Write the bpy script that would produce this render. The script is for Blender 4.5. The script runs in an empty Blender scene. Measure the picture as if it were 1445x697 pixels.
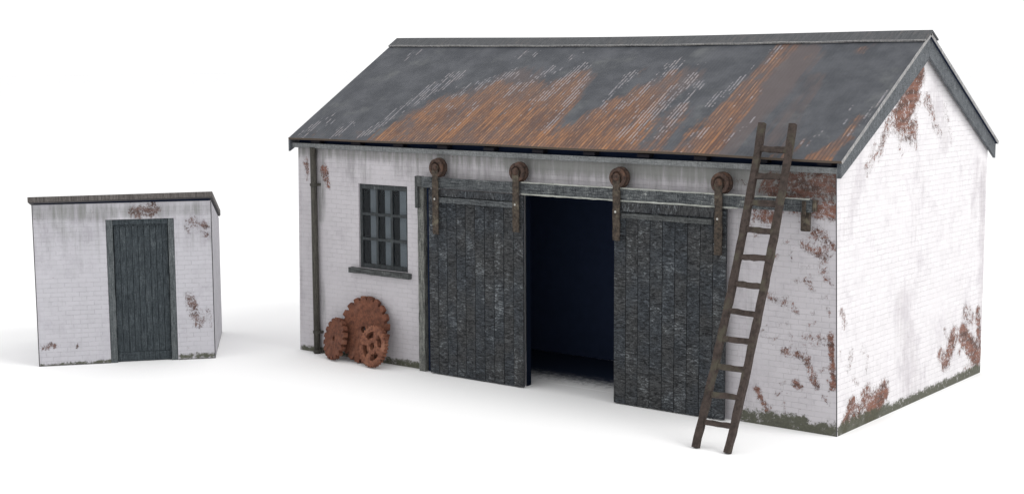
import bpy, math, random
from mathutils import Vector, Matrix
rnd = random.Random(7)
SC = bpy.context.scene
COL = SC.collection
R = math.radians
L, D, H = 10.0, 5.1213, 3.4788          # barn length, depth, wall height
EY, EZ, RZ = -0.1726, 3.638, 5.2867     # eaves and ridge
RY = D/2
SLOPE = (RZ-EZ)/(RY-EY)
SLEN = math.hypot(RZ-EZ, RY-EY)
CA, SA = (RY-EY)/SLEN, (RZ-EZ)/SLEN

# ------------------------------------------------------------------ wear maps (surface metres), measured on the walls
# each: x0, z0, x1, z1, radius0, radius1, strength
ROOF_RUST = [(2.13, 0.11, 2.55, 1.07, 0.29, 0.32, 0.8), (2.75, 0.09, 2.85, 1.08, 0.31, 0.32, 1.0), (3.28, 0.08, 3.43, 1.51, 0.36, 0.34, 1.0), (3.87, 0.05, 3.99, 1.53, 0.35, 0.33, 1.0), (4.44, 0.02, 4.62, 1.64, 0.34, 0.35, 1.0), (5.05, 0.02, 4.76, 1.95, 0.28, 0.27, 1.0), (5.64, 0.02, 5.96, 1.17, 0.37, 0.27, 1.0), (6.17, -0.02, 6.24, 1.57, 0.33, 0.27, 1.0), (6.65, -0.01, 6.46, 2.07, 0.3, 0.17, 0.85), (7.19, -0.01, 7.04, 1.01, 0.27, 0.3, 0.6), (7.72, -0.03, 7.71, 0.85, 0.22, 0.16, 0.6), (7.99, -0.01, 7.93, 1.79, 0.26, 0.2, 1.0), (7.94, 1.41, 7.99, 2.87, 0.18, 0.21, 0.85), (9.23, -0.02, 9.37, 0.58, 0.2, 0.14, 0.5), (9.73, 0.02, 9.96, 0.52, 0.14, 0.08, 0.9), (9.87, 0.03, 9.94, 1.03, 0.1, 0.06, 0.7), (0.42, 0.13, 1.7, 0.15, 0.16, 0.15, 0.3), (2.98, 0.08, 7.95, -0.05, 0.11, 0.09, 0.7), (5.89, 2.07, 5.93, 2.69, 0.1, 0.1, 0.4), (8.48, 2.56, 8.58, 2.84, 0.09, 0.09, 0.5), (9.24, 2.71, 9.38, 2.9, 0.11, 0.07, 0.6)]
ROOF_PALE = [(0.26, 0.12, 0.43, 0.52, 0.19, 0.19, 0.8), (0.93, 0.12, 1.12, 0.49, 0.19, 0.16, 0.7), (1.6, 0.19, 1.94, 1.27, 0.12, 0.18, 1.0), (1.94, 1.27, 2.23, 1.93, 0.21, 0.25, 1.0), (2.69, 1.5, 3.36, 2.05, 0.24, 0.2, 0.8), (3.71, 1.52, 4.15, 2.16, 0.25, 0.22, 0.8), (4.4, 1.33, 4.67, 2.34, 0.19, 0.14, 1.0), (5.1, 0.46, 4.9, 2.06, 0.13, 0.13, 1.0), (3.28, 0.48, 3.57, 1.31, 0.2, 0.2, 0.5), (5.71, 1.16, 5.7, 2.07, 0.13, 0.13, 0.9), (6.09, 1.17, 6.36, 2.37, 0.17, 0.18, 0.8), (6.63, 0.44, 6.83, 1.97, 0.24, 0.17, 1.0), (7.15, 0.38, 7.05, 1.78, 0.18, 0.14, 0.9), (7.67, 0.05, 7.8, 0.68, 0.13, 0.11, 0.8), (7.52, 1.22, 7.72, 1.98, 0.11, 0.12, 0.8), (7.81, 2.27, 7.9, 2.81, 0.09, 0.09, 0.8), (8.2, 0.34, 8.37, 0.88, 0.11, 0.11, 0.6), (0.59, 2.51, 0.83, 2.74, 0.17, 0.17, 0.6), (3.16, 2.56, 3.24, 2.79, 0.15, 0.15, 0.7), (3.49, 2.69, 3.51, 2.83, 0.09, 0.09, 0.6), (4.19, 2.55, 4.33, 2.77, 0.11, 0.11, 0.7), (9.45, 0.41, 9.83, 0.94, 0.14, 0.1, 0.6), (9.97, 0.61, 10.17, 2.37, 0.08, 0.06, 0.9), (9.79, 1.28, 9.97, 1.46, 0.12, 0.12, 0.4), (6.64, 1.97, 6.82, 2.58, 0.12, 0.12, 0.5), (0.48, 1.69, 0.96, 1.92, 0.23, 0.23, 0.35)]
ROOF_BROWN = [(2.56, 0.65, 3.57, 1.73, 0.58, 0.57, 0.7), (6.15, 0.42, 6.64, 1.97, 0.6, 0.37, 0.7), (8.07, 0.16, 8.36, 2.57, 0.43, 0.34, 0.9), (8.94, 0.38, 8.85, 1.99, 0.31, 0.17, 0.5)]
FRONT_PEEL = [(0.61, 3.12, 0.71, 2.86, 0.12, 0.07, 0.75), (0.18, 3.24, 0.24, 3.03, 0.09, 0.05, 0.6), (0.21, 2.98, 0.2, 2.91, 0.07, 0.05, 0.5), (9.08, 3.26, 9.95, 3.31, 0.17, 0.2, 1.1), (9.25, 3.06, 9.94, 2.96, 0.1, 0.14, 0.9), (8.93, 3.23, 9.14, 3.15, 0.11, 0.1, 0.7), (8.88, 2.89, 9.09, 2.81, 0.15, 0.11, 0.7), (8.72, 2.71, 8.81, 2.6, 0.09, 0.06, 0.5), (9.72, 2.66, 9.95, 2.49, 0.14, 0.08, 0.62), (9.52, 2.51, 9.83, 2.37, 0.08, 0.1, 0.6), (9.78, 2.2, 9.92, 2.03, 0.1, 0.06, 0.55), (9.54, 2.03, 9.68, 1.91, 0.06, 0.05, 0.5), (9.29, 1.73, 9.43, 1.6, 0.08, 0.06, 0.5), (9.01, 1.77, 9.22, 1.7, 0.09, 0.06, 0.55), (9.23, 1.05, 9.5, 1.02, 0.08, 0.08, 0.6), (9.55, 0.99, 9.71, 0.63, 0.08, 0.07, 0.66), (9.92, 1.37, 9.96, 0.66, 0.04, 0.06, 0.85), (9.38, 0.64, 9.48, 0.59, 0.07, 0.06, 0.65), (8.82, 0.49, 8.98, 0.19, 0.07, 0.05, 0.7), (8.91, 1.26, 9.07, 1.18, 0.09, 0.04, 0.4), (9.82, 0.5, 9.9, 0.42, 0.06, 0.04, 0.5), (9.59, 1.24, 9.9, 1.27, 0.14, 0.08, 0.4), (8.55, 3.35, 8.71, 3.25, 0.11, 0.06, 0.4), (4.39, 3.36, 4.62, 3.33, 0.05, 0.05, 0.3)]
FRONT_MOSS = [(8.66, -0.06, 10.03, 0.04, 0.11, 0.16, 1.0), (8.6, -0.0, 9.2, 0.03, 0.11, 0.11, 0.8), (9.41, 0.06, 10.03, 0.07, 0.1, 0.12, 0.7), (0.08, 0.02, 2.83, 0.04, 0.09, 0.09, 0.9)]
GABLE_PEEL = [(2.5, 4.71, 2.22, 4.51, 0.2, 0.34, 1.0), (2.27, 4.46, 1.94, 4.13, 0.34, 0.29, 0.95), (1.82, 4.08, 2.31, 3.92, 0.24, 0.25, 0.7), (1.63, 4.19, 1.27, 3.67, 0.12, 0.11, 0.62), (1.16, 3.68, 0.91, 3.46, 0.18, 0.13, 0.5), (2.77, 4.35, 3.04, 4.09, 0.15, 0.1, 0.6), (3.05, 3.96, 3.32, 3.83, 0.1, 0.11, 0.5), (3.42, 4.23, 3.73, 3.7, 0.11, 0.08, 0.4), (0.23, 0.1, 0.47, 0.34, 0.13, 0.15, 0.9), (0.59, 0.18, 1.02, 0.34, 0.2, 0.18, 0.8), (1.03, 0.09, 1.47, 0.34, 0.23, 0.19, 1.0), (0.79, 0.43, 0.94, 0.5, 0.09, 0.09, 0.7), (0.44, 1.03, 0.34, 0.85, 0.11, 0.09, 0.5), (0.15, 1.64, 0.25, 1.44, 0.08, 0.08, 0.6), (0.76, 1.07, 0.92, 0.95, 0.09, 0.09, 0.35), (3.97, 0.74, 3.72, 0.4, 0.2, 0.17, 0.85), (4.33, 0.74, 4.95, 0.26, 0.2, 0.21, 0.95), (4.94, 0.99, 5.06, 0.29, 0.12, 0.12, 0.85), (4.42, 1.06, 4.72, 0.91, 0.17, 0.15, 0.6), (3.47, 0.55, 3.64, 0.36, 0.14, 0.14, 0.8), (5.16, 0.22, 4.44, 0.11, 0.12, 0.12, 0.5)]
GABLE_MOSS = [(0.11, 0.05, 1.61, 0.0, 0.21, 0.29, 1.0), (1.61, 0.01, 5.15, 0.03, 0.21, 0.21, 1.0), (0.49, 0.1, 1.61, 0.08, 0.22, 0.24, 0.6)]
GABLE_GRIME = [(2.11, 1.47, 2.45, 0.08, 0.34, 0.46, 0.5), (2.6, 3.25, 2.47, 1.53, 0.25, 0.25, 0.3), (3.02, 4.45, 3.46, 3.72, 0.21, 0.21, 0.5), (0.74, 3.47, 0.35, 2.74, 0.17, 0.17, 0.4), (4.95, 3.21, 5.15, 0.28, 0.15, 0.15, 0.6), (4.74, 3.28, 4.66, 2.57, 0.15, 0.15, 0.5), (4.5, 1.05, 4.98, 0.53, 0.29, 0.24, 0.3), (3.43, 0.77, 3.99, 0.46, 0.33, 0.34, 0.3)]
SHED_PEEL = [(2.5, 2.31, 2.75, 2.24, 0.09, 0.07, 0.6), (2.4, 2.25, 2.44, 2.13, 0.05, 0.05, 0.5), (2.66, 2.16, 2.79, 2.03, 0.07, 0.05, 0.55), (2.43, 1.04, 2.56, 0.61, 0.1, 0.09, 0.66), (2.59, 0.79, 2.68, 0.67, 0.07, 0.07, 0.5), (2.74, 0.85, 2.75, 0.54, 0.03, 0.03, 0.6), (0.08, 0.31, 0.23, 0.35, 0.06, 0.04, 0.6), (0.21, 0.37, 0.27, 0.32, 0.03, 0.03, 0.9), (0.61, 0.32, 0.61, 0.29, 0.03, 0.03, 1.0), (1.59, 2.48, 1.87, 2.51, 0.11, 0.14, 0.7), (0.92, 2.53, 1.03, 2.47, 0.04, 0.03, 0.4)]
SHED_MOSS = [(0.02, 0.01, 1.11, 0.01, 0.04, 0.06, 0.9), (2.27, 0.05, 2.8, 0.05, 0.06, 0.06, 0.9)]
SHED_GRIME = [(0.1,2.3,2.7,2.3,.5,.5,.33),(.1,.6,.9,.4,.3,.3,.15),(0.04, 2.52, 1.14, 2.49, 0.15, 0.16, 0.7), (0.26, 2.46, 0.57, 2.16, 0.18, 0.13, 0.5), (1.14, 2.49, 2.73, 2.51, 0.11, 0.12, 0.6), (0.57, 2.16, 0.66, 1.58, 0.16, 0.16, 0.3)]
CAM=(18.736165,-17.975825,4.970379,-0.665698,0.124219,-0.004659,2.140931)
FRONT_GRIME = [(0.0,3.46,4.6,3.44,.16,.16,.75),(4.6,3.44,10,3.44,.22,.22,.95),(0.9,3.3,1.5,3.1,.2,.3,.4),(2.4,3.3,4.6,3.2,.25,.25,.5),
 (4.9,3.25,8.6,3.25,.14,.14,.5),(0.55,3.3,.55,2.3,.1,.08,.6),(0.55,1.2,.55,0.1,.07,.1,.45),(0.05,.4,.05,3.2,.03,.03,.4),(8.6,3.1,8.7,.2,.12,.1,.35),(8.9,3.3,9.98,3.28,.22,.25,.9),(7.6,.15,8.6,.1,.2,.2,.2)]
FRONT_PEEL = [(a,b,c,d,e,f,g+(.13 if g<.9 else 0)) for (a,b,c,d,e,f,g) in FRONT_PEEL]
FRONT_PEEL = [(a,b,c,d,e*1.35,f*1.2,.86) if g>=.9 and a>9 and b>3 else (a,b,c,d,e,f,g) for (a,b,c,d,e,f,g) in FRONT_PEEL]
ROOF_RUST = [(a,b,c,d,e*1.18,f*1.12,g) for (a,b,c,d,e,f,g) in ROOF_RUST]
SHED_PEEL = [(a,b,c,d,e*1.15,f*1.15,g+.1) for (a,b,c,d,e,f,g) in SHED_PEEL]
FRONT_PEEL += [(x+dx,z+dz,x+dx+ex,z+dz+ez,.05,.03,.6) for (x,z) in ((9.2,2.5),(9.5,2.2),(9.75,1.8),(9.2,1.4),(9.6,1.45),(9.3,.8),(9.75,.85),(9.1,.45),(9.0,2.9)) for (dx,dz,ex,ez) in ((0,0,.12,.04),(.13,-.12,.03,-.12),(-.1,-.2,.07,.05))]
FRONT_MOSS = FRONT_MOSS + [(9.0,.06,9.5,.10,.16,.14,.95),(8.6,.1,8.9,.12,.1,.1,.9)]
GABLE_PEEL = [(a,b,c,d,e,f,g+(.1 if g<.8 else 0)) for (a,b,c,d,e,f,g) in GABLE_PEEL] + [(.5,.7,.62,.6,.06,.05,.7),(.9,.7,.95,.9,.05,.04,.6),(3.6,.9,3.7,.8,.06,.06,.7),(4.2,.45,4.3,.5,.08,.05,.7),(.1,1.1,.14,1.0,.05,.04,.7),(1.9,3.7,2.0,3.6,.07,.05,.7),(2.4,3.75,2.5,3.65,.06,.05,.7)]
GABLE_MOSS = [(a,b,c,d,e*.62,f*.62,g) for (a,b,c,d,e,f,g) in GABLE_MOSS]
FRONT_GRIME += [(0,.03,2.8,.03,.05,.05,.6)]

def smooth(t):
    t = max(0.0, min(1.0, t)); return t*t*(3-2*t)
def field(strokes, x, z):
    best = 0.0
    for (x0,z0,x1,z1,r0,r1,s) in strokes:
        dx, dz = x1-x0, z1-z0
        q = dx*dx+dz*dz
        t = 0.0 if q < 1e-9 else max(0.0, min(1.0, ((x-x0)*dx+(z-z0)*dz)/q))
        r = r0+(r1-r0)*t
        d = math.hypot(x-(x0+dx*t), z-(z0+dz*t))
        if d < 1.7*r:
            v = s*(1-smooth((d/r-0.35)/1.35))
            if v > best: best = v
    return best

# ------------------------------------------------------------------ mesh building
class MB:
    def __init__(self): self.v=[]; self.f=[]; self.uv=[]; self.m=[]; self.w={}
    def quad(self, pts, uvs=None, mat=0):
        i = len(self.v); self.v += [tuple(p) for p in pts]
        self.f.append(tuple(range(i, i+len(pts))))
        self.uv.append(uvs or [(0,0)]*len(pts)); self.m.append(mat)
    def hexa(self, c, mat=0, off=None):
        # c: eight corners, bottom four then top four, both anticlockwise seen from above
        if off is None: off = (rnd.uniform(0,50), rnd.uniform(0,50))
        i = len(self.v); self.v += [tuple(p) for p in c]
        for q in ((3,2,1,0),(4,5,6,7),(0,1,5,4),(1,2,6,5),(2,3,7,6),(3,0,4,7)):
            self.f.append(tuple(i+k for k in q)); self.m.append(mat)
            P=[Vector(c[k]) for k in q]
            n=(P[1]-P[0]).cross(P[2]-P[0])
            if n.length < 1e-12: n=(P[2]-P[0]).cross(P[3]-P[0])
            a=[abs(n.x),abs(n.y),abs(n.z)]; k=a.index(max(a))
            self.uv.append([((p.y,p.z),(p.x,p.z),(p.x,p.y))[k] for p in P])
            self.uv[-1]=[(u+off[0],w+off[1]) for u,w in self.uv[-1]]
    def box(self, x0,x1,y0,y1,z0,z1, mat=0, off=None):
        self.hexa([(x0,y0,z0),(x1,y0,z0),(x1,y1,z0),(x0,y1,z0),(x0,y0,z1),(x1,y0,z1),(x1,y1,z1),(x0,y1,z1)], mat, off)
    def board(self, p0, p1, a, b, seg=8, jit=0.004, bow=(0,0,0)):
        # wobbly board from p0 to p1; a, b: half-size vectors across it
        p0,p1,a,b = map(Vector,(p0,p1,a,b)); ln=(p1-p0).length
        rings=[]; off=(rnd.uniform(0,50),rnd.uniform(0,50))
        for i in range(seg+1):
            c=p0.lerp(p1,i/seg)+Vector(bow)*(4*(i/seg)*(1-i/seg))
            j=[rnd.uniform(-jit,jit) for _ in range(4)]
            ja=a.normalized(); jb=b.normalized()
            rings.append([c-a+ja*j[0]-b, c+a+ja*j[1]-b, c+a+ja*j[1]+b+jb*j[2]*.3, c-a+ja*j[0]+b+jb*j[3]*.3])
        i0=len(self.v)
        for r in rings: self.v += [tuple(p) for p in r]
        wd=[2*a.length,2*b.length]
        for i in range(seg):
            s0=ln*i/seg; s1=ln*(i+1)/seg
            t=0
            for k in range(4):
                k2=(k+1)%4
                self.f.append((i0+4*i+k,i0+4*i+k2,i0+4*i+4+k2,i0+4*i+4+k)); self.m.append(0)
                w=wd[k%2]
                self.uv.append([(t+off[0],s0+off[1]),(t+w+off[0],s0+off[1]),(t+w+off[0],s1+off[1]),(t+off[0],s1+off[1])]); t+=w
        self.f.append((i0+3,i0+2,i0+1,i0)); self.m.append(0); self.uv.append([off]*4)
        e=i0+4*seg; self.f.append((e,e+1,e+2,e+3)); self.m.append(0); self.uv.append([off]*4)
    def lathe(self, c, axis, prof, n=24, mat=0):
        # profile: (radius, distance along axis)
        c=Vector(c); axis=Vector(axis).normalized()
        u=axis.orthogonal().normalized(); w=axis.cross(u)
        i0=len(self.v)
        for (r,h) in prof:
            for k in range(n):
                t=2*math.pi*k/n
                self.v.append(tuple(c+axis*h+(u*math.cos(t)+w*math.sin(t))*r))
        for j in range(len(prof)-1):
            for k in range(n):
                k2=(k+1)%n
                self.f.append((i0+j*n+k,i0+j*n+k2,i0+(j+1)*n+k2,i0+(j+1)*n+k)); self.m.append(mat)
                a0=prof[j][0]*2*math.pi*k/n; a1=a0+.05
                self.uv.append([(k*.03,prof[j][1]+prof[j][0]),(k*.03+.03,prof[j][1]+prof[j][0]),(k*.03+.03,prof[j+1][1]+prof[j+1][0]),(k*.03,prof[j+1][1]+prof[j+1][0])])
        for j,rev in ((0,True),(len(prof)-1,False)):
            ids=[i0+j*n+k for k in range(n)]
            if rev: ids.reverse()
            self.f.append(tuple(ids)); self.m.append(mat); self.uv.append([(self.v[q][0],self.v[q][2]) for q in ids])
    def sheet(self, us, vs, front, back, skip=lambda u,v:False, uvf=lambda u,v:(u,v), wear=None, wrap=False, mb=1):
        # double sided panel: front(u,v) and back(u,v) give points; cells may be skipped; open edges are closed
        nu,nv=len(us),len(vs); i0=len(self.v)
        for v in vs:
            for u in us:
                self.v.append(tuple(front(u,v)))
                if wear: self.w[len(self.v)-1]=wear(u,v)
        i1=len(self.v)
        for v in vs:
            for u in us: self.v.append(tuple(back(u,v)))
        keep=set()
        for j in range(nv-1):
            for i in range(nu-1):
                if not skip((us[i]+us[i+1])/2,(vs[j]+vs[j+1])/2): keep.add((i,j))
        def uvq(q): return [uvf(us[a],vs[b]) for a,b in q]
        for (i,j) in keep:
            q=[(i,j),(i+1,j),(i+1,j+1),(i,j+1)]
            self.f.append(tuple(i0+b*nu+a for a,b in q)); self.uv.append(uvq(q)); self.m.append(0)
            q2=q[::-1]
            self.f.append(tuple(i1+b*nu+a for a,b in q2)); self.uv.append(uvq(q2)); self.m.append(mb)
            for (di,dj,a,b) in ((0,-1,(i,j),(i+1,j)),(1,0,(i+1,j),(i+1,j+1)),(0,1,(i+1,j+1),(i,j+1)),(-1,0,(i,j+1),(i,j))):
                ni=(i+di)%(nu-1) if wrap else i+di
                if (ni,j+dj) in keep: continue
                self.f.append((i0+a[1]*nu+a[0], i1+a[1]*nu+a[0], i1+b[1]*nu+b[0], i0+b[1]*nu+b[0]))
                self.uv.append(uvq([a,a,b,b])); self.m.append(0)
    def build(self, name, mats, parent=None, bevel=0, smoothf=False):
        me=bpy.data.meshes.new(name); me.from_pydata(self.v,[],self.f); 
        if not isinstance(mats,(list,tuple)): mats=[mats]
        for m in mats: me.materials.append(m)
        ul=me.uv_layers.new(name='UVMap'); k=0
        for p in me.polygons:
            p.material_index=min(self.m[p.index],len(mats)-1); p.use_smooth=smoothf
            for q,uv in zip(p.loop_indices,self.uv[p.index]): ul.data[q].uv=uv
        if self.w:
            at=me.color_attributes.new('wear','FLOAT_COLOR','POINT')
            for i in range(len(self.v)):
                c=self.w.get(i,(0,0,0)); at.data[i].color=(c[0],c[1],c[2],1)
        me.validate(); me.update()
        o=bpy.data.objects.new(name,me); COL.objects.link(o)
        if parent: o.parent=parent
        if bevel:
            b=o.modifiers.new('bevel','BEVEL'); b.width=bevel; b.segments=1; b.limit_method='ANGLE'; b.angle_limit=R(50)
        return o

def tag(o,label=None,cat=None,group=None,kind=None):
    if label: o['label']=label
    if cat: o['category']=cat
    if group: o['group']=group
    if kind: o['kind']=kind
    return o
def empty(name,loc=(0,0,0),rot=(0,0,0)):
    o=bpy.data.objects.new(name,None); o.empty_display_size=.3; COL.objects.link(o); o.location=loc; o.rotation_euler=rot; return o
def frange(a,b,st,extra=()):
    n=max(1,round((b-a)/st)); s=[a+(b-a)*i/n for i in range(n+1)]
    out=[x for x in s if all(abs(x-e)>st*.3 for e in extra) or x in (s[0],s[-1])]
    out+= [e for e in extra if a<e<b]
    return sorted(set(out))

# ------------------------------------------------------------------ material helpers
class NT:
    def __init__(self,name):
        self.m=bpy.data.materials.new(name); self.m.use_nodes=True; self.t=self.m.node_tree
        self.b=self.t.nodes['Principled BSDF']; self.x=0
    def n(self,typ,**kw):
        nd=self.t.nodes.new(typ)
        for k,v in kw.items(): setattr(nd,k,v)
        return nd
    def put(self,sock,val):
        if hasattr(val,'is_linked') or isinstance(val,bpy.types.NodeSocket): self.t.links.new(val,sock)
        elif isinstance(val,(tuple,list)) and len(val)==3 and sock.type=='RGBA': sock.default_value=(*val,1)
        else: sock.default_value=val
    def math(self,op,a,b=0.0,c=0.0,clamp=False):
        nd=self.n('ShaderNodeMath',operation=op); nd.use_clamp=clamp
        self.put(nd.inputs[0],a); self.put(nd.inputs[1],b); self.put(nd.inputs[2],c); return nd.outputs[0]
    def add(self,a,b): return self.math('ADD',a,b)
    def mul(self,a,b): return self.math('MULTIPLY',a,b)
    def step(self,v,a,b,lo=0.0,hi=1.0):
        nd=self.n('ShaderNodeMapRange',interpolation_type='SMOOTHSTEP')
        self.put(nd.inputs[0],v); self.put(nd.inputs[1],a); self.put(nd.inputs[2],b); self.put(nd.inputs[3],lo); self.put(nd.inputs[4],hi); return nd.outputs[0]
    def mix(self,f,a,b,mode='MIX'):
        nd=self.n('ShaderNodeMix',data_type='RGBA',blend_type=mode)
        self.put(nd.inputs[0],f); self.put(nd.inputs[6],a); self.put(nd.inputs[7],b); return nd.outputs[2]
    def uv(self): return self.n('ShaderNodeUVMap',uv_map='UVMap').outputs[0]
    def scale(self,vec,s,loc=(0,0,0)):
        nd=self.n('ShaderNodeMapping'); self.put(nd.inputs[0],vec); nd.inputs['Scale'].default_value=s; nd.inputs['Location'].default_value=loc; return nd.outputs[0]
    def noise(self,vec,sc,det=4,rough=.6,dist=0.0):
        nd=self.n('ShaderNodeTexNoise'); self.put(nd.inputs['Vector'],vec)
        nd.inputs['Scale'].default_value=sc; nd.inputs['Detail'].default_value=det; nd.inputs['Roughness'].default_value=rough; nd.inputs['Distortion'].default_value=dist
        return nd.outputs[0]
    def wear(self):
        nd=self.n('ShaderNodeAttribute',attribute_name='wear'); s=self.n('ShaderNodeSeparateColor')
        self.t.links.new(nd.outputs['Color'],s.inputs[0]); return s.outputs
    def bump(self,h,dist,strength=1.0):
        nd=self.n('ShaderNodeBump'); nd.inputs['Strength'].default_value=strength; nd.inputs['Distance'].default_value=dist
        self.put(nd.inputs['Height'],h); self.t.links.new(nd.outputs[0],self.b.inputs['Normal'])
    def done(self,col,rough=.7,spec=.3,metal=0.0):
        self.put(self.b.inputs['Base Color'],col); self.put(self.b.inputs['Roughness'],rough)
        self.b.inputs['Specular IOR Level'].default_value=spec; self.b.inputs['Metallic'].default_value=metal
        return self.m

def wall_mat(name,base,seed,chips=.5,gstr=.92,gcol=(.17,.175,.165),bk=((.105,.045,.034),(.29,.135,.095))):
    t=NT(name); uv=t.uv(); w=t.wear(); s=t.scale(uv,(1,1,1),(seed,seed*.7,0))
    br=t.n('ShaderNodeTexBrick'); br.offset=.5
    jit=t.noise(s,5,3,.6); vm=t.n('ShaderNodeVectorMath',operation='ADD'); t.put(vm.inputs[0],uv)
    cmb=t.n('ShaderNodeCombineXYZ'); t.put(cmb.inputs[0],t.mul(t.add(jit,-.5),.02)); t.put(cmb.inputs[1],t.mul(t.add(jit,-.5),.03)); t.put(vm.inputs[1],cmb.outputs[0])
    t.put(br.inputs['Vector'],vm.outputs[0])
    for k,v in (('Scale',1.0),('Mortar Size',.0055),('Mortar Smooth',.3),('Brick Width',.225),('Row Height',.0755),('Bias',0.0)): br.inputs[k].default_value=v
    br.inputs['Color1'].default_value=(1,1,1,1); br.inputs['Color2'].default_value=(.955,.955,.955,1); br.inputs['Mortar'].default_value=(.98,.98,.98,1)
    mort=br.outputs['Fac']
    lowf=t.noise(s,1.3,3,.6)
    lines=t.mul(mort,t.mul(t.step(lowf,.3,.62,.12,.5),t.step(t.noise(s,14,3,.6),.35,.6,.25,1)))
    col=t.mix(1.0,base,br.outputs['Color'],'MULTIPLY')
    col=t.mix(t.mul(t.step(t.noise(s,3.2,5,.65),.45,.75),.25),col,tuple(c*.72 for c in base))
    col=t.mix(lines,col,tuple(c*.52 for c in base))
    mot=t.step(t.add(t.noise(t.scale(s,(1.5,1,1),(5,3,0)),2.1,6,.75),t.mul(w[2],.25)),.50,.78)
    col=t.mix(t.mul(mot,.42),col,tuple(c*k for c,k in zip(base,(.55,.52,.56))))
    # rain streaks and soot
    streak=t.noise(t.scale(s,(7,.55,1)),1.6,5,.65)
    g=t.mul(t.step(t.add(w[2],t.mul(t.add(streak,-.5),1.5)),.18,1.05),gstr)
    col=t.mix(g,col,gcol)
    fine=t.step(t.noise(t.scale(s,(9,1.3,1),(4,9,0)),2.4,5,.7),.57,.72)
    col=t.mix(t.mul(fine,t.add(t.mul(w[2],.6),.16)),col,(.2,.19,.19))
    # flakes of lost paint showing brick
    n1=t.add(t.mul(t.noise(t.scale(s,(1,1,1),(3,2,0)),10.5,7,.8,.6),.5),t.mul(t.noise(t.scale(s,(1.3,.8,1),(8,2,0)),26,5,.85,1.4),.5))
    pk=t.add(w[0],t.mul(t.add(n1,-.5),3.9))
    peel=t.step(pk,.60,.84); rim=t.step(pk,.36,.66)
    brick=t.mix(t.noise(s,22,4,.7),*bk)
    bm=t.mix(t.mul(mort,.6),brick,(.20,.155,.14))
    bm=t.mix(t.step(t.noise(t.scale(s,(1,3,1)),2.6,4,.7),.42,.62,0,.8),bm,(.062,.038,.032))
    col=t.mix(t.mul(rim,t.mul(t.step(w[0],.02,.2),.3)),col,tuple(c*.5 for c in base))
    col=t.mix(t.mul(peel,t.step(w[0],.01,.12)),col,bm)
    col=t.mix(t.mul(t.step(t.add(w[2],t.mul(t.add(streak,-.5),.8)),.45,1.0),t.mul(peel,.5)),col,(.045,.036,.034))
    # stray chips
    c1=t.step(t.noise(t.scale(s,(1,1.3,1),(8,1,0)),12,4,.6),.665,.70)
    c2=t.step(t.noise(t.scale(s,(1,1,1),(1,5,0)),.9,2,.5),.50,.6)
    col=t.mix(t.mul(t.mul(c1,c2),chips),col,(.15,.09,.085))
    # moss at the foot
    ms=t.step(t.add(w[1],t.mul(t.add(t.noise(s,10,6,.8),-.5),2.2)),.50,.85)
    mc=t.mix(t.noise(s,26,3,.7),(.020,.023,.018),(.12,.122,.080))
    col=t.mix(t.mul(ms,.95),col,mc)
    t.bump(t.add(t.mul(mort,-.5),t.add(t.mul(peel,-.6),t.mul(t.noise(s,60,3,.7),.15))),.004,.6)
    return t.done(col,.78,.25)

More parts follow.
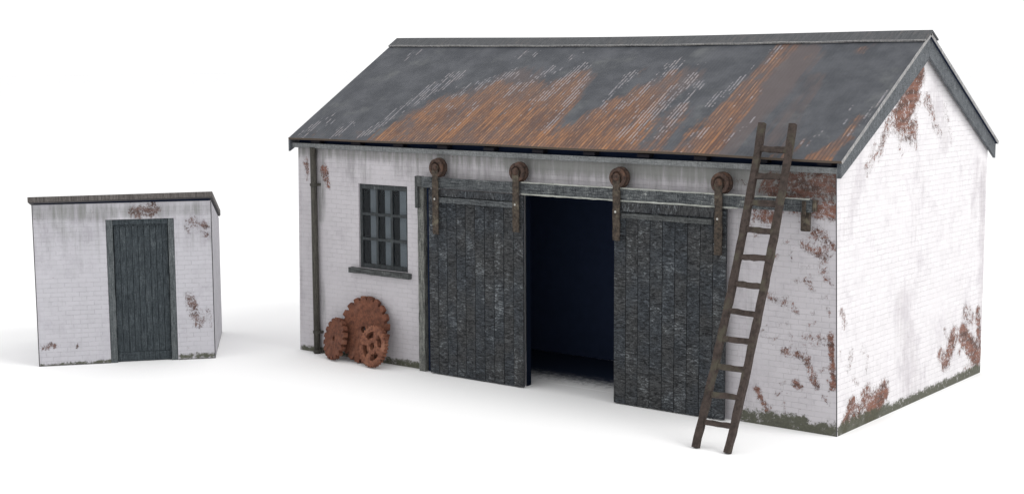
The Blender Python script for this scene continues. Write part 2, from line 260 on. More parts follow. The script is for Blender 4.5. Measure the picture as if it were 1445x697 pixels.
def roof_mat():
    t=NT('corrugated_sheet'); uv=t.uv(); w=t.wear()
    P=.0573
    sx=t.n('ShaderNodeSeparateXYZ'); t.put(sx.inputs[0],uv); X,S=sx.outputs[0],sx.outputs[1]
    q=t.math('DIVIDE',t.add(X,t.mul(t.add(t.noise(t.scale(uv,(1,.3,1)),3,2,.5),-.5),.03)),P)
    colx=t.math('FLOOR',q); fr=t.math('FRACT',q)
    def colvec(k,sc,off):
        c=t.n('ShaderNodeCombineXYZ'); t.put(c.inputs[0],t.add(t.mul(colx,k),off)); t.put(c.inputs[1],t.mul(S,sc)); return c.outputs[0]
    base=t.mix(t.step(t.noise(uv,2.4,5,.6),.35,.7),(.045,.049,.058),(.075,.079,.090))
    base=t.mix(t.mul(t.step(t.noise(t.scale(uv,(1,1,1),(9,4,0)),1.5,4,.6),.52,.75),.7),base,(.125,.13,.132))
    base=t.mix(t.mul(t.step(t.noise(t.scale(uv,(1,.3,1)),55,3,.8),.55,.72),.22),base,(.15,.15,.155))
    base=t.mix(t.mul(t.step(t.noise(t.scale(uv,(1,1,1),(3,14,0)),7,5,.7),.55,.72),.35),base,(.045,.047,.055))
    c1=t.noise(colvec(.73,1.3,0),1.0,4,.7); c2=t.noise(colvec(.91,.8,40),1.0,3,.6); ln=t.noise(uv,3.1,5,.65)
    brown=t.step(t.add(w[2],t.mul(t.add(c2,-.5),1.1)),.3,.7)
    col=t.mix(t.mul(brown,.7),base,(.098,.076,.074))
    rk=t.add(w[0],t.add(t.mul(t.add(c1,-.5),2.1),t.mul(t.add(ln,-.5),.9)))
    rust=t.step(t.add(rk,t.mul(S,-.07)),.32,.86)
    rc=t.mix(t.step(t.noise(colvec(.57,.9,90),1.0,4,.75),.38,.62),(.105,.054,.038),(.285,.130,.056))
    rc=t.mix(t.step(t.noise(t.scale(uv,(1,.6,1),(2,6,0)),1.9,4,.65),.42,.66),rc,t.mix(.6,rc,(.115,.082,.076)))
    rc=t.mix(t.mul(t.step(t.add(S,t.mul(t.add(ln,-.5),1.6)),.6,1.9),.6),rc,(.125,.088,.078))
    groove=t.math('ABSOLUTE',t.add(fr,-.5))
    rc=t.mix(t.mul(t.step(groove,.22,.42),.55),rc,(.055,.036,.033))
    ridge=t.mul(t.step(groove,.16,.05),t.step(t.noise(colvec(.83,2.2,17),1.0,3,.7),.52,.62))
    rc=t.mix(t.mul(ridge,.65),rc,(.40,.225,.125))
    col=t.mix(t.mul(rust,.94),col,rc)
    p1=t.noise(colvec(1.37,1.6,55),1.0,4,.75)
    pk=t.step(t.add(t.mul(w[1],.265),t.add(p1,t.mul(t.add(ln,-.5),.35))),.685,.75)
    pk=t.mul(t.mul(pk,t.step(w[1],.03,.25)),t.mul(t.step(groove,.32,.14),t.step(t.noise(t.scale(uv,(1,.5,1)),30,2,.7),.34,.50)))
    pc=t.mix(t.noise(t.scale(uv,(1,1,1),(2,2,0)),4,3,.6),(.20,.22,.27),(.34,.285,.265))
    col=t.mix(t.mul(pk,.72),col,pc)
    wv=t.math('COSINE',t.mul(q,6.28318))
    t.bump(t.add(t.mul(wv,t.add(.35,t.mul(rust,.5))),t.mul(ln,.3)),.006,.5)
    return t.done(col,.66,.3)

def wood_mat(name,dark,light,chip,seed=0,amt=.5,rip=1.0,sc=1.0,hue=0):
    # painted boards: ripples across the grain, vertical scratches, chipped paint
    t=NT(name); uv=t.scale(t.uv(),(sc,sc,1),(seed,seed*.37,0))
    n1=t.noise(t.scale(uv,(5,19,1)),1.2,6,.78,2.2)
    n2=t.noise(t.scale(uv,(34,3.2,1)),1.3,5,.75,.8)
    n3=t.noise(uv,2.0,4,.6)
    fn=t.noise(t.scale(uv,(34,34,1),(2,1,0)),1.5,4,.85)
    k=t.math('DIVIDE',t.add(t.mul(n1,rip),t.mul(n2,1-.5*rip)),1+.5*rip)
    k=t.add(k,t.mul(t.add(fn,-.5),.22))
    col=t.mix(t.step(k,.40,.60),dark,light)
    col=t.mix(t.step(n3,.46,.7,0,.45),col,tuple(c*.8 for c in light))
    col=t.mix(.55,col,t.mix(t.step(t.noise(uv,1.1,3,.6),.38,.62),(.42,.52,.64),(.66,.60,.55)),'MULTIPLY') if hue else col
    sp=t.step(t.add(k,t.mul(t.add(n3,-.5),.5)),.56,.72)
    col=t.mix(t.mul(sp,amt),col,chip)
    col=t.mix(t.mul(t.step(fn,.46,.32),.7),col,tuple(c*.5 for c in dark))
    t.bump(t.add(t.mul(n1,rip),t.mul(n2,.5)),.02,.9)
    return t.done(col,.68,.3)

def iron_mat(name,a,b,c,sc=18):
    t=NT(name); tc=t.n('ShaderNodeTexCoord').outputs['Object']
    n=t.noise(tc,sc,6,.75); n2=t.noise(tc,sc*.3,3,.6)
    col=t.mix(t.step(n,.35,.65),a,b); col=t.mix(t.step(n2,.52,.7,0,.8),col,c)
    t.bump(n,.004,.5); return t.done(col,.8,.25)

M={}
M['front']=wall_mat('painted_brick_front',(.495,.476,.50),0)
M['gable']=wall_mat('painted_brick_gable_lit',(.70,.68,.695),13,.35,.38,(.30,.26,.27))  # whiter than the front: the light on this end is in the colour
M['shedw']=wall_mat('painted_brick_shed',(.47,.462,.495),31,.6,.92,(.17,.175,.165),((.07,.045,.042),(.21,.135,.12)))
M['roof']=roof_mat()
M['door']=wood_mat('blue_black_paint',(.003,.004,.006),(.090,.097,.104),(.32,.35,.37),3,.75,1.6,1.0,1)
M['trim']=wood_mat('weathered_grey_paint',(.018,.020,.021),(.092,.098,.098),(.30,.31,.29),8,.45,.5)
M['post']=wood_mat('pale_grey_post_paint',(.045,.048,.045),(.20,.205,.19),(.36,.36,.33),15,.5,.3)
M['barge']=wood_mat('slate_grey_bargeboard_paint',(.036,.041,.047),(.140,.152,.165),(.33,.35,.37),22,.35,.5,1.6)
M['gutter']=wood_mat('grey_gutter_paint',(.12,.128,.132),(.24,.25,.252),(.33,.34,.34),25,.3,.9)
M['rail']=wood_mat('chipped_rail_paint',(.009,.012,.016),(.12,.13,.135),(.50,.52,.49),28,.85,.6,1.2)
M['pale']=wood_mat('bare_pale_edge',(.22,.23,.21),(.42,.43,.40),(.5,.51,.48),29,.6,.2)
M['shedd']=wood_mat('blue_green_door_paint',(.010,.016,.020),(.055,.068,.077),(.22,.25,.26),33,.35,.5,1.3)
M['shedf']=wood_mat('grey_green_frame_paint',(.040,.048,.052),(.115,.128,.134),(.3,.32,.32),35,.35,.4)
M['shedr']=wood_mat('brown_grey_roof_felt',(.055,.048,.045),(.13,.118,.112),(.22,.21,.2),37,.3,.2)
M['pipe']=wood_mat('sooty_pipe_paint',(.030,.028,.024),(.085,.08,.068),(.14,.12,.10),39,.4,.3)
M['win']=wood_mat('grey_window_paint',(.016,.019,.021),(.055,.063,.067),(.34,.36,.36),41,.4,.3,1.5)
M['iron']=iron_mat('rusty_iron',(.022,.018,.015),(.078,.060,.046),(.13,.115,.085),24)
M['wheel']=iron_mat('rusty_wheel_iron',(.026,.018,.015),(.085,.052,.040),(.115,.062,.040),25)
M['saw']=iron_mat('red_rust',(.075,.030,.020),(.175,.068,.040),(.20,.092,.060),14)
M['saw2']=iron_mat('red_rust_light',(.095,.038,.025),(.235,.098,.058),(.29,.14,.09),18)
M['ladder']=iron_mat('old_brown_wood',(.028,.021,.018),(.062,.046,.040),(.070,.064,.046),16)
def plain(name,c,r=.8,spec=.2):
    t=NT(name); n=t.noise(t.n('ShaderNodeTexCoord').outputs['Object'],6,4,.6)
    return t.done(t.mix(n,tuple(v*.8 for v in c),tuple(v*1.2 for v in c)),r,spec)
M['dark']=plain('navy_lining',(.010,.017,.040),.9,.1)
M['soot']=plain('dark_rafter_wood',(.011,.010,.014))
M['seam']=plain('dark_card_edge',(.07,.068,.072))
M['blind']=plain('grey_backing',(.125,.130,.134),.6); M['navy']=plain('deep_navy_edge',(.004,.007,.016),.9,.05); M['backn']=plain('navy_back_screen',(.026,.038,.078),.9,.1); M['black']=plain('black_lining',(.004,.004,.005),.9,.05)
M['bolt']=plain('worn_steel',(.42,.42,.40),.5,.4)
M['under']=plain('roof_edge',(.085,.066,.052))
M['cap']=wood_mat('ridge_felt',(.050,.053,.058),(.085,.088,.094),(.16,.12,.10),44,.4,.1)
M['capedge']=wood_mat('pale_scuffed_edge',(.16,.16,.165),(.36,.355,.35),(.5,.48,.46),46,.5,.1)
t=NT('thin_glass')
g=t.n('ShaderNodeBsdfGlossy'); g.inputs['Roughness'].default_value=.12; g.inputs['Color'].default_value=(.9,.95,1,1)
tr=t.n('ShaderNodeBsdfTransparent'); tr.inputs[0].default_value=(.9,.93,.95,1)
mx=t.n('ShaderNodeMixShader'); mx.inputs[0].default_value=.012
t.t.links.new(tr.outputs[0],mx.inputs[1]); t.t.links.new(g.outputs[0],mx.inputs[2])
t.t.links.new(mx.outputs[0],t.t.nodes['Material Output'].inputs['Surface']); M['glass']=t.m

# ------------------------------------------------------------------ setting: white studio sweep
t=NT('white_sweep'); n=t.noise(t.n('ShaderNodeTexCoord').outputs['Object'],.8,3,.5)
M['floor']=t.done(t.mix(n,(.885,.885,.89),(.905,.905,.905)),.9,.05)
mb=MB()
mb.quad([(-400,-150,0),(400,-150,0),(400,900,0),(-400,900,0)],[(-400,-150),(400,-150),(400,900),(-400,900)])
ground=mb.build('ground',M['floor']); tag(ground,kind='structure')

# ------------------------------------------------------------------ barn
barn=empty('barn')
tag(barn,'long white painted brick barn with rusty corrugated roof and open dark sliding doors','barn')
def wx(x,y,z):   # the card walls lean a little
    u=x/L; v=max(0,min(1.1,z/H)); k=max(0,1-y/D)
    return x+k*((1-u)*((1-v)*-.028+v*.029)+u*((1-v)*.042+v*-.047))
TOPF=lambda y: EZ-.03+SLOPE*((y if y<RY else D-y)-EY)-.045
OPX0,OPX1,OPZ=4.88,6.86,2.93
WX0,WX1,WZ0,WZ1=1.41,2.49,1.54,2.93
xs=frange(0,L,.05,(WX0,WX1,OPX0,OPX1)); zs=frange(0,3.52,.05,(WZ0,WZ1,OPZ,OPZ+.004))
def skipf(x,z): return (WX0<x<WX1 and WZ0<z<WZ1) or (OPX0<x<OPX1 and z<OPZ)
mb=MB()
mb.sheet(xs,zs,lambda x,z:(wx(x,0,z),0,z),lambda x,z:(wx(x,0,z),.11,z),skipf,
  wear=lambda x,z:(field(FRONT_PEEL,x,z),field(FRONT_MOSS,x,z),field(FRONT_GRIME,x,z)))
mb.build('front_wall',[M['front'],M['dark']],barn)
ys=frange(.112,D,.06,(RY,)); ts=[i/76 for i in range(77)]
mb=MB()
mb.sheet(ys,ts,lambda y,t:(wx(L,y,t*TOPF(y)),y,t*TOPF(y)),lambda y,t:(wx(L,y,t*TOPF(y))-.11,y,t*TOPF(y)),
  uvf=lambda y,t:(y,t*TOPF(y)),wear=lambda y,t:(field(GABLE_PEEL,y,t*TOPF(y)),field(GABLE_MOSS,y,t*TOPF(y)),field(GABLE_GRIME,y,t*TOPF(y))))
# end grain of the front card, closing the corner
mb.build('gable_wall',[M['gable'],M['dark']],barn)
mb=MB()
mb.sheet([0,.112],[i/40 for i in range(41)],lambda y,t:(wx(L,y,t*3.5)+.001,y,t*3.5),lambda y,t:(wx(L,y,t*3.5)-.004,y,t*3.5),uvf=lambda y,t:(y,t*3.5),
  wear=lambda y,t:(field(GABLE_PEEL,y,t*3.5),field(GABLE_MOSS,y,t*3.5),field(GABLE_GRIME,y,t*3.5)))
mb.build('corner_return',[M['gable'],M['gable']],barn)
mb=MB()
mb.sheet(frange(.112,D,.3,(RY,)),[0,.25,.5,.75,1],lambda y,t:(wx(0,y,t*3)+.11,y,t*TOPF(y)),lambda y,t:(wx(0,y,t*3),y,t*TOPF(y)),uvf=lambda y,t:(y,t*TOPF(y)),wear=lambda y,t:(0,0,0))
mb.build('gable_wall',[M['dark'],M['gable']],barn)
mb=MB(); mb.sheet(frange(.12,L-.12,.5),frange(0,3.5,.5),lambda x,z:(x,D-.11,z),lambda x,z:(x,D,z),wear=lambda x,z:(0,0,0))
mb.build('rear_wall',[M['dark'],M['front']],barn)
mb=MB(); mb.box(.2,9.8,2.4,2.45,0.004,3.9); mb.build('dark_back_screen',M['backn'],barn)  # added screen, cuts the lit floor short so the doorway stays dark
M['sill']=plain('grey_card_floor',(.20,.21,.22))
t=NT('painted_shade_floor'); tc=t.n('ShaderNodeTexCoord').outputs['Object']; sp_=t.n('ShaderNodeSeparateXYZ'); t.put(sp_.inputs[0],tc)
shade_fade=t.step(t.add(sp_.outputs[1],t.mul(t.add(t.noise(tc,9,6,.8),-.5),.9)),.50,1.35,1,0)  # white floor fading to navy: light fall-off into the barn painted in
M['floor_fade']=t.done(t.mix(t.mul(shade_fade,shade_fade),(.018,.027,.054),(.89,.89,.895)),.9,.1)
mb=MB(); mb.box(.2,9.8,.42,2.399,0.0,.0015); mb.build('floor_shade_sheet',M['floor_fade'],barn)
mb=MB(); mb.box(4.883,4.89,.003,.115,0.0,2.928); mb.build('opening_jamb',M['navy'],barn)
mb=MB(); mb.box(4.874,4.884,-.004,.002,.02,2.92); mb.build('jamb_edge',M['blind'],barn)
# thin dark seams on the corners
mb=MB()
for k in range(24):
    z0,z1=3.46*k/24,3.46*(k+1)/24
    a,b=wx(L,0,z0),wx(L,0,z1)
    mb.hexa([(a-.006,-.004,z0),(a+.004,-.004,z0),(a+.004,.006,z0),(a-.006,.006,z0),(b-.006,-.004,z1),(b+.004,-.004,z1),(b+.004,.006,z1),(b-.006,.006,z1)])
mb.build('corner_seam',M['seam'],barn)
# roof: two slopes of corrugated sheet
def sag(x,s):
    u=max(0,min(1,(x+.02)/10.16))
    return -.034*abs(math.sin(math.pi*u))**1.5*(s/SLEN) + (.03*abs(math.sin(math.pi*u))+.006*math.sin(x*1.7+1))*(1-s/SLEN)
def rp(x,s,h=0,side=1):
    y=EY+CA*s; z=EZ+SA*s+sag(x,s)
    y-=SA*h; z+=CA*h
    if side<0: y=D-y
    return (x,y,z)
RX0,RX1=-.02,10.10
rxs=frange(RX0,RX1,.05); rss=frange(0,SLEN,.05)
for side in (1,-1):
    mb=MB()
    if side==1:
        def wf(x,s): return (field(ROOF_RUST,x,s),max(field(ROOF_PALE,x,s),.45*field(ROOF_RUST,x,s)*min(1,s/.9)),max(field(ROOF_BROWN,x,s),.75*field(ROOF_RUST,x,s)))
        mb.sheet(rxs,rss,lambda x,s:rp(x,s,0),lambda x,s:rp(x,s,-.026),wear=wf)
    else:
        mb.sheet(frange(RX0,RX1,.5)[::-1],frange(0,SLEN,.3),lambda x,s:rp(x,s,0,-1),lambda x,s:rp(x,s,-.04,-1),wear=lambda x,s:(.2,.2,.3))
    mb.build('roof_slope',[M['roof'],M['dark']],barn)
    # scuffed eaves strip
    mb=MB(); seg=60
    for k in range(seg):
        a=RX0-.003+(RX1-RX0+.006)*k/seg; b=RX0-.003+(RX1-RX0+.006)*(k+1)/seg
        A=[rp(a,-.008,.004,side),rp(b,-.008,.004,side),rp(b,-.002,.004,side),rp(a,-.002,.004,side)]
        lo=-.030
        B=[rp(a,-.008,lo,side),rp(b,-.008,lo,side),rp(b,-.002,lo,side),rp(a,-.002,lo,side)]
        mb.hexa(B+A if side==1 else [B[1],B[0],B[3],B[2],A[1],A[0],A[3],A[2]],off=(k*.17,0))
    mb.build('eaves_edge',M['under'],barn)
# ridge cap
mb=MB()
cx=frange(-.02,10.125,.25)
for a,b in zip(cx[:-1],cx[1:]):
    for side in (1,-1):
        w=.24
        j=.004*math.sin(a*5); j2=.004*math.sin(b*5)
        P=[rp(a,SLEN-w,.012+j,side),rp(b,SLEN-w,.012+j2,side),rp(b,SLEN,.012,side),rp(a,SLEN,.012,side)]
        Q=[rp(a,SLEN-w,.034+j,side),rp(b,SLEN-w,.034+j2,side),rp(b,SLEN,.034,side),rp(a,SLEN,.034,side)]
        if side==-1: P=[P[1],P[0],P[3],P[2]]; Q=[Q[1],Q[0],Q[3],Q[2]]
        # meet on the centre line
        for q in (P,Q):
            for i in (2,3): q[i]=(q[i][0],RY,q[i][2]+(.008 if q is Q else 0))
        mb.hexa(P+Q,off=(0,0))
capo=mb.build('ridge_cap',M['cap'],barn)
mb=MB()
for a,b in zip(cx[:-1],cx[1:]):
    w=.243; j=.004*math.sin(a*5); j2=.004*math.sin(b*5)
    mb.hexa([rp(a,SLEN-w-.012,.010+j),rp(b,SLEN-w-.012,.010+j2),rp(b,SLEN-w,.010+j2),rp(a,SLEN-w,.010+j),rp(a,SLEN-w-.012,.036+j),rp(b,SLEN-w-.012,.036+j2),rp(b,SLEN-w,.036+j2),rp(a,SLEN-w,.036+j)],off=(0,0))
mb.build('scuffed_edge',M['capedge'],capo)
# bargeboards
def barge(x0,x1,side,we,wr):
    mb=MB(); s0,s1=.015,SLEN-.0
    n=10; P=[]
    for i in range(n+1):
        s=s0+(s1-s0)*i/n; wv=we+(wr-we)*i/n
        top=[rp(x,s,-.043,side) for x in (x0,x1)]
        top=[(p[0],p[1],p[2]-sag(x0,s)*.0) for p in top]
        if i==n: top=[(p[0],RY-.002*side,p[2]) for p in top]
        P.append((top,wv+rnd.uniform(-.004,.004)))
    for i in range(n):
        (a,wa),(b,wb)=P[i],P[i+1]
        c=[(a[0][0],a[0][1],a[0][2]-wa),(a[1][0],a[1][1],a[1][2]-wa),(b[1][0],b[1][1],b[1][2]-wb),(b[0][0],b[0][1],b[0][2]-wb)]
        d=[a[0],a[1],b[1],b[0]]
        if side<0: c=[c[1],c[0],c[3],c[2]]; d=[d[1],d[0],d[3],d[2]]
        mb.hexa(c+d,off=(.3*side,.1))
    o=mb.build('bargeboard',M['barge'],barn)
    return o
for (x0,x1) in ((L+.03,L+.085),(-.06,-.02)):
    barge(x0,x1,1,.20,.33); barge(x0+.003,x1-.012,-1,.22,.27)
# pale upper edge under the roof sheet along the right gable
for side in (1,-1):
    mb=MB(); n=12
    for i in range(n):
        s0,s1=SLEN*i/n,SLEN*(i+1)/n
        A=[rp(RX1+.002,s,h,side) for s in (s0,s1) for h in (-.043,.003)]
        B=[rp(RX1+.010,s,h,side) for s in (s0,s1) for h in (-.043,.003)]
        c=[A[0],B[0],B[2],A[2],A[1],B[1],B[3],A[3]]
        if side<0: c=[c[1],c[0],c[3],c[2],c[5],c[4],c[7],c[6]]
        mb.hexa(c,off=(1,2))
    mb.build('verge_edge',M['capedge'],barn)
# gutter and rafter ends
mb=MB(); n=24
for k in range(n):
    a=-.035+10.06*k/n; b=-.035+10.06*(k+1)/n
    za=3.565-.016*k/n; zb=3.565-.016*(k+1)/n
    mb.hexa([(a,-.085,za-.085),(b,-.085,zb-.085),(b,-.012,zb-.085),(a,-.012,za-.085),(a,-.095,za-.004),(b,-.095,zb-.004),(b,-.012,zb-.02),(a,-.012,za-.02)],off=(0,0))
mb.build('gutter',M['gutter'],barn,bevel=.006)
for k in range(11):
    x=.42+.93*k
    mb=MB(); mb.hexa([(x,-.08,3.565),(x+.2,-.08,3.565),(x+.2,.3,3.565),(x,.3,3.565),(x,-.08,3.612),(x+.2,-.08,3.612),(x+.2,.3,3.80),(x,.3,3.80)])
    mb.build('rafter_end',M['soot'],barn)
mb=MB(); mb.box(.02,9.98,.04,.10,3.522,3.70); mb.build('wall_plate',M['dark'],barn)
# window
f=MB(); y0,y1=.035,.075; W=.055
f.box(WX0,WX0+W,y0,y1,WZ0,WZ1); f.box(WX1-W,WX1,y0,y1,WZ0,WZ1); f.box(WX0+W,WX1-W,y0,y1,WZ1-.085,WZ1); f.box(WX0+W,WX1-W,y0,y1,WZ0,WZ0+.075)
win=f.build('window',M['win'],barn,bevel=.006)
iw=(WX1-WX0-2*W); ih=(WZ1-.085)-(WZ0+.075); mw=.045
cxs=[WX0+W+iw*k/3 for k in range(4)]; czs=[WZ0+.075+ih*k/3 for k in range(4)]
for k in (1,2):
    b=MB(); b.box(cxs[k]-mw/2,cxs[k]+mw/2,y0+.004,y1-.004,WZ0+.0755,WZ1-.0855); b.build('glazing_bar',M['win'],win)
for k in (1,2):
    for c in range(3):
        b=MB(); b.box(cxs[c]+(mw/2 if c else .0005),cxs[c+1]-(mw/2 if c<2 else .0005),y0+.0,y1-.006,czs[k]-mw/2,czs[k]+mw/2); b.build('glazing_bar',M['win'],win)
for r in range(3):
    for c in range(3):
        b=MB(); b.box(cxs[c]+.003,cxs[c+1]-.003,.058,.061,czs[r]+.003,czs[r+1]-.003); b.build('pane',M['glass'],win)
for c in range(3):
    b=MB(); b.box(cxs[c]+iw*.145,cxs[c+1]-.02,  .088,.096,WZ0+.03,WZ1-.05); b.build('backing_strip',M['blind'],win)
b=MB(); b.box(WX0-.1,WX1+.1,.2,.21,WZ0-.1,WZ1+.1); b.build('dark_lining',M['black'],win)
b=MB(); b.board((1.245,-.035,1.50),(2.572,-.035,1.492),(0,0,.042),(0,.055,0),10,.004); b.build('window_sill',M['trim'],barn)
# drainpipe
b=MB(); b.lathe((.462,-.075,.0),(0,0,1),[(.055,0),(.055,1.5),(.053,2.5),(.055,3.49)],14); pipe=b.build('drainpipe',M['pipe'],barn,smoothf=True)
for z in (.04,.37,2.87):
    b=MB(); b.lathe((.462,-.075,z-.025),(0,0,1),[(.057,0),(.068,.005),(.068,.045),(.057,.05)],14); b.box(.37,.554,-.04,-.006,z-.022,z+.022); b.build('pipe_bracket',M['pipe'],pipe)
# frame post, rail
b=MB(); b.board((2.872,-.06,0),(2.876,-.06,2.95),(.062,0,0),(0,.052,0),24,.005); b.build('door_post',M['post'],barn)
b=MB(); b.box(2.958,2.985,-.05,-.003,0,2.95); b.build('post_shadow_strip',M['dark'],barn)  # dark strip painted in for the shadow beside the post
b=MB()
b.board((2.945,-.145,3.037),(9.70,-.145,3.035),(0,0,.082),(0,.018,0),60,.002)
rail=b.build('door_rail',M['rail'],barn)
for (za,zb,x0,x1) in ((3.117,3.131,4.93,9.66),(2.941,2.957,4.93,8.6)):
    b=MB(); b.board((x0,-.160,(za+zb)/2),(x1,-.160,(za+zb)/2),(0,0,(zb-za)/2+.003),(0,.014,0),50,.0035); b.build('rail_lip',M['pale'],rail)
b=MB(); b.box(2.80,2.944,-.165,-.09,2.96,3.125); b.box(2.80,2.86,-.165,-.112,2.62,2.959); b.build('rail_bracket',M['trim'],rail,bevel=.006)
b=MB(); b.box(9.53,9.66,-.15,-.10,2.70,2.952); b.box(9.56,9.62,-.185,-.164,2.90,3.10); b.box(9.701,9.75,-.165,-.10,2.97,3.115); b.build('rail_bracket',M['iron'],rail,bevel=.008)
for x in (3.9,5.9,7.5,9.2):
    b=MB(); b.box(x,x+.1,-.1265,-.002,2.99,3.08); b.build('rail_bracket',M['soot'],rail)
# sliding doors
def sliding_door(x0,x1,bz,bt,straps,name_label,zb=.012,pl=10):
    d=MB(); n=pl; w=(x1-x0)/n
    d.box(x0+.01,x1-.004,-.125,-.112,zb+.004,2.925)
    for k in range(n):
        a=x0+w*k; 
        d.box(a+.004,a+w-.004,-.150+rnd.uniform(-.002,.002),-.1252,zb+rnd.uniform(0,.004),2.93-.001*k)
    dr=d.build('sliding_door',M['door'],barn,bevel=.003); dr['label']=name_label
    for (a,bb,z0,z1,m,dy) in bt:
        q=MB(); q.board((a,-.163-dy,(z0+z1)/2),(bb,-.163-dy,(z0+z1)/2),(0,0,(z1-z0)/2),(0,.0115+dy,0),18,.003); q.build('batten',m,dr)
    for (sx,zlo) in straps:
        q=MB(); q.board((sx,-.212,zlo),(sx+.0,-.212,3.31),(.058,0,0),(0,.0095,0),20,.005); st=q.build('hanger_strap',M['iron'],dr)
        q=MB()
        q.lathe((sx+.012,-.185,3.275),(0,1,0),[(.0,-.004),(.082,-.004),(.09,-.030),(.098,-.036),(.13,-.034),(.14,-.024),(.138,.0),(.115,.014),(.115,.036),(.152,.044),(.152,.078),(.02,.08)],32)
        q.build('hanger_wheel',M['wheel'],dr)
        q=MB(); q.lathe((sx,-.2225,3.285),(0,1,0),[(.028,-.03),(.045,-.024),(.06,0)],14); q.build('axle_cap',M['wheel'],dr)
        for zz in (2.79,):
            q=MB(); q.lathe((sx-.012,-.222,zz),(0,1,0),[(.010,-.008),(.017,-.002),(.017,.002)],10); q.build('bolt',M['bolt'],dr)
    return dr
sliding_door(3.075,4.952,0,[(3.32,4.80,2.835,2.935,M['door'],0),(3.31,4.80,2.735,2.818,M['rail'],.01)],[(3.275,2.24),(4.862,2.38)],'left sliding door of blue black boards',pl=10)
sliding_door(6.59,8.425,0,[(6.74,8.25,2.80,2.93,M['door'],0),(6.745,8.215,2.705,2.775,M['trim'],.01)],[(6.672,2.38),(8.335,2.30)],'right sliding door of blue black boards',pl=9)

# ------------------------------------------------------------------ ladder leaning on the eaves
LT=math.atan2(1.52,4.12); TY,TZ=math.sin(LT),math.cos(LT)   # along-rail direction
ll=4.35
lad=empty('ladder',(9.105,-1.62,0.0),(0,0,0))
tag(lad,'old brown wooden ladder with eleven rungs leaning on the barn eaves','ladder')
nrm=Vector((0,-TZ,TY)); al=Vector((0,TY,TZ))
for (xb,xt) in ((-.242,-.172),(.230,.278)):
    b=MB(); p0=Vector((xb,0,.01)); p1=p0+al*ll; p1.x=xt
    b.board(p0,p1,(.045,0,0),nrm*.034,34,.006,(.05,0,0)); b.build('rail',M['ladder'],lad)
for k in range(11):
    s=.342+.3652*k
    c=Vector((-.006+.056*s/4.35+.2*(s/4.35)*(1-s/4.35),0,.01))+al*s
    dz=rnd.uniform(-.006,.006)
    b=MB(); b.board(c+Vector((-.20,0,dz)),c+Vector((.20,0,-dz)),al*.036,nrm*.026,6,.006); b.build('rung',M['ladder'],lad)

# ------------------------------------------------------------------ rusty saw wheels leaning on the wall
def disc(name,r,th,n,depth,kind,hole,slots,loc,yaw,tilt,mat,spin=0,sub=14):
    o=MB(); NA=n*sub; us=[i for i in range(NA+1)]
    def rr(i):
        t=((i%NA)/sub)%1.0
        if kind=='hook':
            if t<.24: return r-depth
            if t<.32: return r-depth*(1-(t-.24)/.08*.9)
            return r-depth*.1+depth*.1*(t-.3)/.7-.0
        if kind=='block':
            return r-depth if t<.38 else r
        return r-depth*(1-abs(2*t-1))
    rings=[hole]+([slots[0],slots[1]] if slots else [])+[r-depth-.01,r]
    vs=list(range(len(rings)))
    def P(i,j,y):
        a=2*math.pi*(i%NA)/NA+spin
        q=rings[j]
        if j==len(rings)-1: q=rr(i)
        if j==0 and kind=='fine': # hexagonal bore
            q=hole*math.cos(math.pi/6)/math.cos(((a)%(math.pi/3))-math.pi/6)
        return (q*math.cos(a),y,q*math.sin(a))
    def sk(u,v):
        if slots and 1<v<2:
            fr=((u/NA)*slots[2]+slots[4])%1.0
            return fr<slots[3]
        return False
    o.sheet(us,vs,lambda i,j:P(i,j,-th/2),lambda i,j:P(i,j,th/2),sk,uvf=lambda i,j:(P(i,j,0)[0],P(i,j,0)[2]),wrap=True,mb=0)
    ob=o.build(name,mat); ob.location=loc; ob.rotation_euler=(tilt,0,yaw); ob.rotation_mode='XYZ'
    return ob
d1=disc('saw_wheel',.555,.065,20,.07,'hook',.055,None,(1.665,-.165,.552),R(-2),R(-11),M['saw'],.3)
tag(d1,'largest rusty toothed wheel, at the back, leaning on the white wall','saw wheel','rusty wheels leaning under the window')
d2=disc('saw_wheel',.355,.075,18,.05,'hook',.042,None,(1.10,-.275,.355),R(-19),R(-13),M['saw'],.1)
tag(d2,'small rusty wheel with plain face and hooked teeth, beside the drainpipe','saw wheel','rusty wheels leaning under the window')
d3=disc('gear_wheel',.345,.070,34,.034,'fine',.066,(.135,.235,4,.60,.1),(2.045,-.36,.348),R(-9),R(-12),M['saw2'],.2,8)
tag(d3,'small rusty gear with four curved slots and fine teeth, nearest the barn door','gear','rusty wheels leaning under the window')

# ------------------------------------------------------------------ shed
shed=empty('shed',(-2.3805,-3.5918,0),(0,0,R(51.2978)))
tag(shed,'small white brick shed with one blue green plank door and flat sloping roof','shed')
SK=.0877; SW,SD=2.8207,2.475
def sk(x,y,z): return (x+SK*y-.012*(1-x/SW)*min(1,z/2.6),y,z)
DX0,DX1,DZ=1.13,2.215,2.372
xs=frange(0,SW,.05,(DX0,DX1)); zs=frange(0,2.645,.05,(DZ,))
mb=MB()
mb.sheet(xs,zs,lambda x,z:sk(x,0,z),lambda x,z:sk(x,.1,z),lambda x,z:DX0<x<DX1 and z<DZ,
   wear=lambda x,z:(field(SHED_PEEL,x,z),field(SHED_MOSS,x,z),field(SHED_GRIME,x,z)))
mb.build('front_wall',[M['shedw'],M['dark']],shed)
STOP=lambda y: 2.645-.222*y
ys=frange(.102,SD,.08)
mb=MB(); mb.sheet(ys,[i/30 for i in range(31)],lambda y,t:sk(SW,y,t*STOP(y)),lambda y,t:sk(SW-.1,y,t*STOP(y)),uvf=lambda y,t:(y+4,t*STOP(y)),
   wear=lambda y,t:(.25,.8 if t<.03 else 0,.25))
mb.build('side_wall',[M['shedw'],M['dark']],shed)
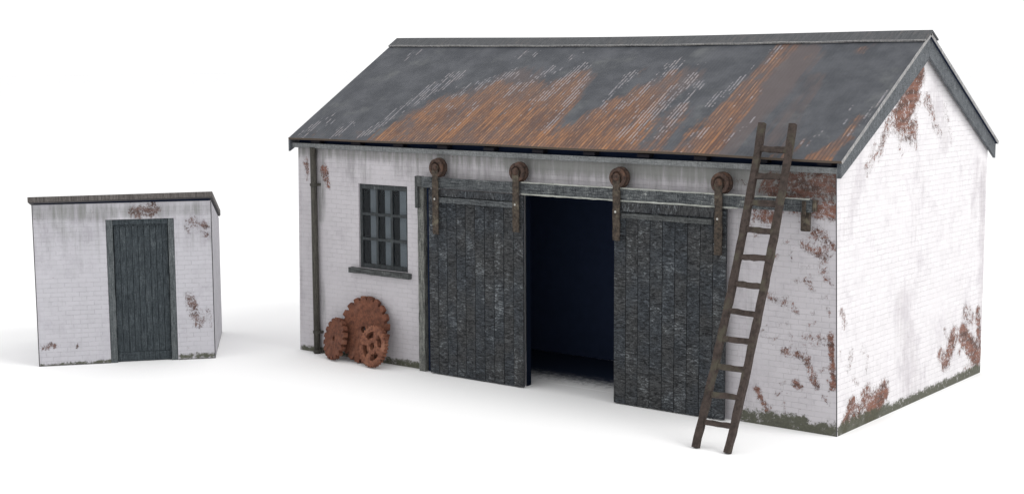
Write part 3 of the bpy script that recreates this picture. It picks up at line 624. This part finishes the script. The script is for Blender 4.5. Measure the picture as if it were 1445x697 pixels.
mb=MB(); mb.sheet([0,.102],[i/10 for i in range(11)],lambda y,t:sk(SW+.001,y,t*STOP(y)),lambda y,t:sk(SW-.004,y,t*STOP(y)),uvf=lambda y,t:(y+4,t*STOP(y)),wear=lambda y,t:(.2,0,.3),mb=0)
mb.build('corner_return',[M['shedw']],shed)
mb=MB(); mb.sheet(ys,[0,.5,1],lambda y,t:sk(.1,y,t*STOP(y)),lambda y,t:sk(0,y,t*STOP(y)),uvf=lambda y,t:(y+9,t*STOP(y)),wear=lambda y,t:(0,0,0))
mb.build('side_wall',[M['dark'],M['shedw']],shed)
mb=MB(); mb.sheet(frange(.11,SW-.11,.5),[0,1,2],lambda x,z:sk(x,SD-.1,z),lambda x,z:sk(x,SD,z),wear=lambda x,z:(0,0,0))
mb.build('rear_wall',[M['dark'],M['shedw']],shed)
for x in (0,SW):
    mb=MB()
    mb.hexa([sk(x-.008,-.004,0),sk(x+.005,-.004,0),sk(x+.005,.006,0),sk(x-.008,.006,0),sk(x-.008,-.004,2.64),sk(x+.005,-.004,2.64),sk(x+.005,.006,2.64),sk(x-.008,.006,2.64)])
    mb.build('corner_seam',M['seam'],shed)
for (a,b) in ((.0,1.128),(2.218,2.82)):
    mb=MB(); mb.box(a,b,-.004,.004,0,.012); mb.build('bottom_seam',M['seam'],shed)
mb=MB(); mb.hexa([sk(.03,.02,2.648),sk(SW-.02,.02,2.648),sk(SW-.02,SD-.02,2.648-.222*SD+.004),sk(.03,SD-.02,2.648-.222*SD+.004),sk(.03,.02,2.676),sk(SW-.02,.02,2.676),sk(SW-.02,SD-.02,2.676-.222*SD+.004),sk(.03,SD-.02,2.676-.222*SD+.004)])
mb.build('roof_gap_shade',M['dark'],shed)  # dark slab standing in for the shade of the gap under the roof
mb=MB()
def rs(x,y,z): return (x+SK*y,y,z-.222*(y+.06))
def slab(x0,x1,y0,y1,z0,z1,z0r=None,z1r=None):
    z0r=z0 if z0r is None else z0r; z1r=z1 if z1r is None else z1r
    n=8
    for k in range(n):
        a=x0+(x1-x0)*k/n; b=x0+(x1-x0)*(k+1)/n; f=lambda p,q,s:p+(q-p)*s
        za0,zb0=f(z0,z0r,k/n),f(z0,z0r,(k+1)/n); za1,zb1=f(z1,z1r,k/n),f(z1,z1r,(k+1)/n)
        mb.hexa([rs(a,y0,za0),rs(b,y0,zb0),rs(b,y1,zb0),rs(a,y1,za0),rs(a,y0,za1),rs(b,y0,zb1),rs(b,y1,zb1),rs(a,y1,za1)],off=(0,0))
slab(-.065,2.85,-.065,SD+.03,2.692,2.778,2.712,2.80)
rf=mb.build('roof',M['shedr'],shed)
mb=MB(); slab(-.05,2.84,-.05,SD+.02,2.677,2.6905,2.697,2.7105); mb.build('roof_underlay',M['seam'],rf)
# frame and door
b=MB(); b.board((DX0+.058,.03,0),(DX0+.05,.03,DZ-.002),(.052,0,0),(0,.022,0),14,.003); b.build('door_jamb',M['shedf'],shed)
b=MB(); b.board((DX1-.054,.03,0),(DX1-.050,.03,DZ-.002),(.048,0,0),(0,.022,0),14,.003); b.build('door_jamb',M['shedf'],shed)
b=MB(); b.box(DX0+.01,DX1-.01,.0535,.0575,DZ-.12,DZ+.02); b.box(DX0+.106,DX1-.106,.012,.053,DZ-.085,DZ-.003); b.build('door_lintel',M['shedd'],shed)
b=MB(); n=9; a0,a1=DX0+.112,DX1-.105
b.box(a0,a1,.075,.085,0.004,DZ-.086)
for k in range(n):
    w=(a1-a0)/n; b.box(a0+w*k+.003,a0+w*(k+1)-.003,.06,.0748,.165,DZ-.087)
b.box(a0+.003,a1-.003,.058,.0748,.01,.160)
b.build('door',M['shedd'],shed,bevel=.003)

# ------------------------------------------------------------------ light
wd=bpy.data.worlds.new('World'); SC.world=wd; wd.use_nodes=True
bg=wd.node_tree.nodes['Background']; bg.inputs[0].default_value=(1,1,1,1); bg.inputs[1].default_value=1.12
def area(name,loc,tgt,size,power,col=(1,1,1)):
    l=bpy.data.lights.new(name,'AREA'); l.shape='SQUARE'; l.size=size; l.energy=power; l.color=col
    o=bpy.data.objects.new(name,l); COL.objects.link(o); o.location=loc
    o.rotation_euler=(Vector(tgt)-Vector(loc)).to_track_quat('-Z','Y').to_euler(); return o
area('softbox',(42,5,44),(6,2,1),26,13500,(1,.995,.98))

# ------------------------------------------------------------------ camera
cam=bpy.data.cameras.new('camera'); co=bpy.data.objects.new('camera',cam); COL.objects.link(co)
cx_,cy_,cz_,yaw,pit,rol,fk=CAM
cp,sp=math.cos(pit),math.sin(pit)
fwd=Vector((math.sin(yaw)*cp,math.cos(yaw)*cp,-sp)); right=Vector((math.cos(yaw),-math.sin(yaw),0)); up=right.cross(fwd)
r2=right*math.cos(rol)+up*math.sin(rol); u2=-right*math.sin(rol)+up*math.cos(rol)
co.matrix_world=Matrix(((r2.x,u2.x,-fwd.x,cx_),(r2.y,u2.y,-fwd.y,cy_),(r2.z,u2.z,-fwd.z,cz_),(0,0,0,1)))
cam.sensor_width=36; cam.lens=fk*1000/1445*36; cam.clip_end=2500; cam.clip_start=.1
SC.camera=co
vs=SC.view_settings; vs.view_transform='Standard'; vs.look='None'; vs.exposure=0; vs.gamma=1; vs.use_curve_mapping=False
SC.render.film_transparent=False
SC.cycles.max_bounces=6
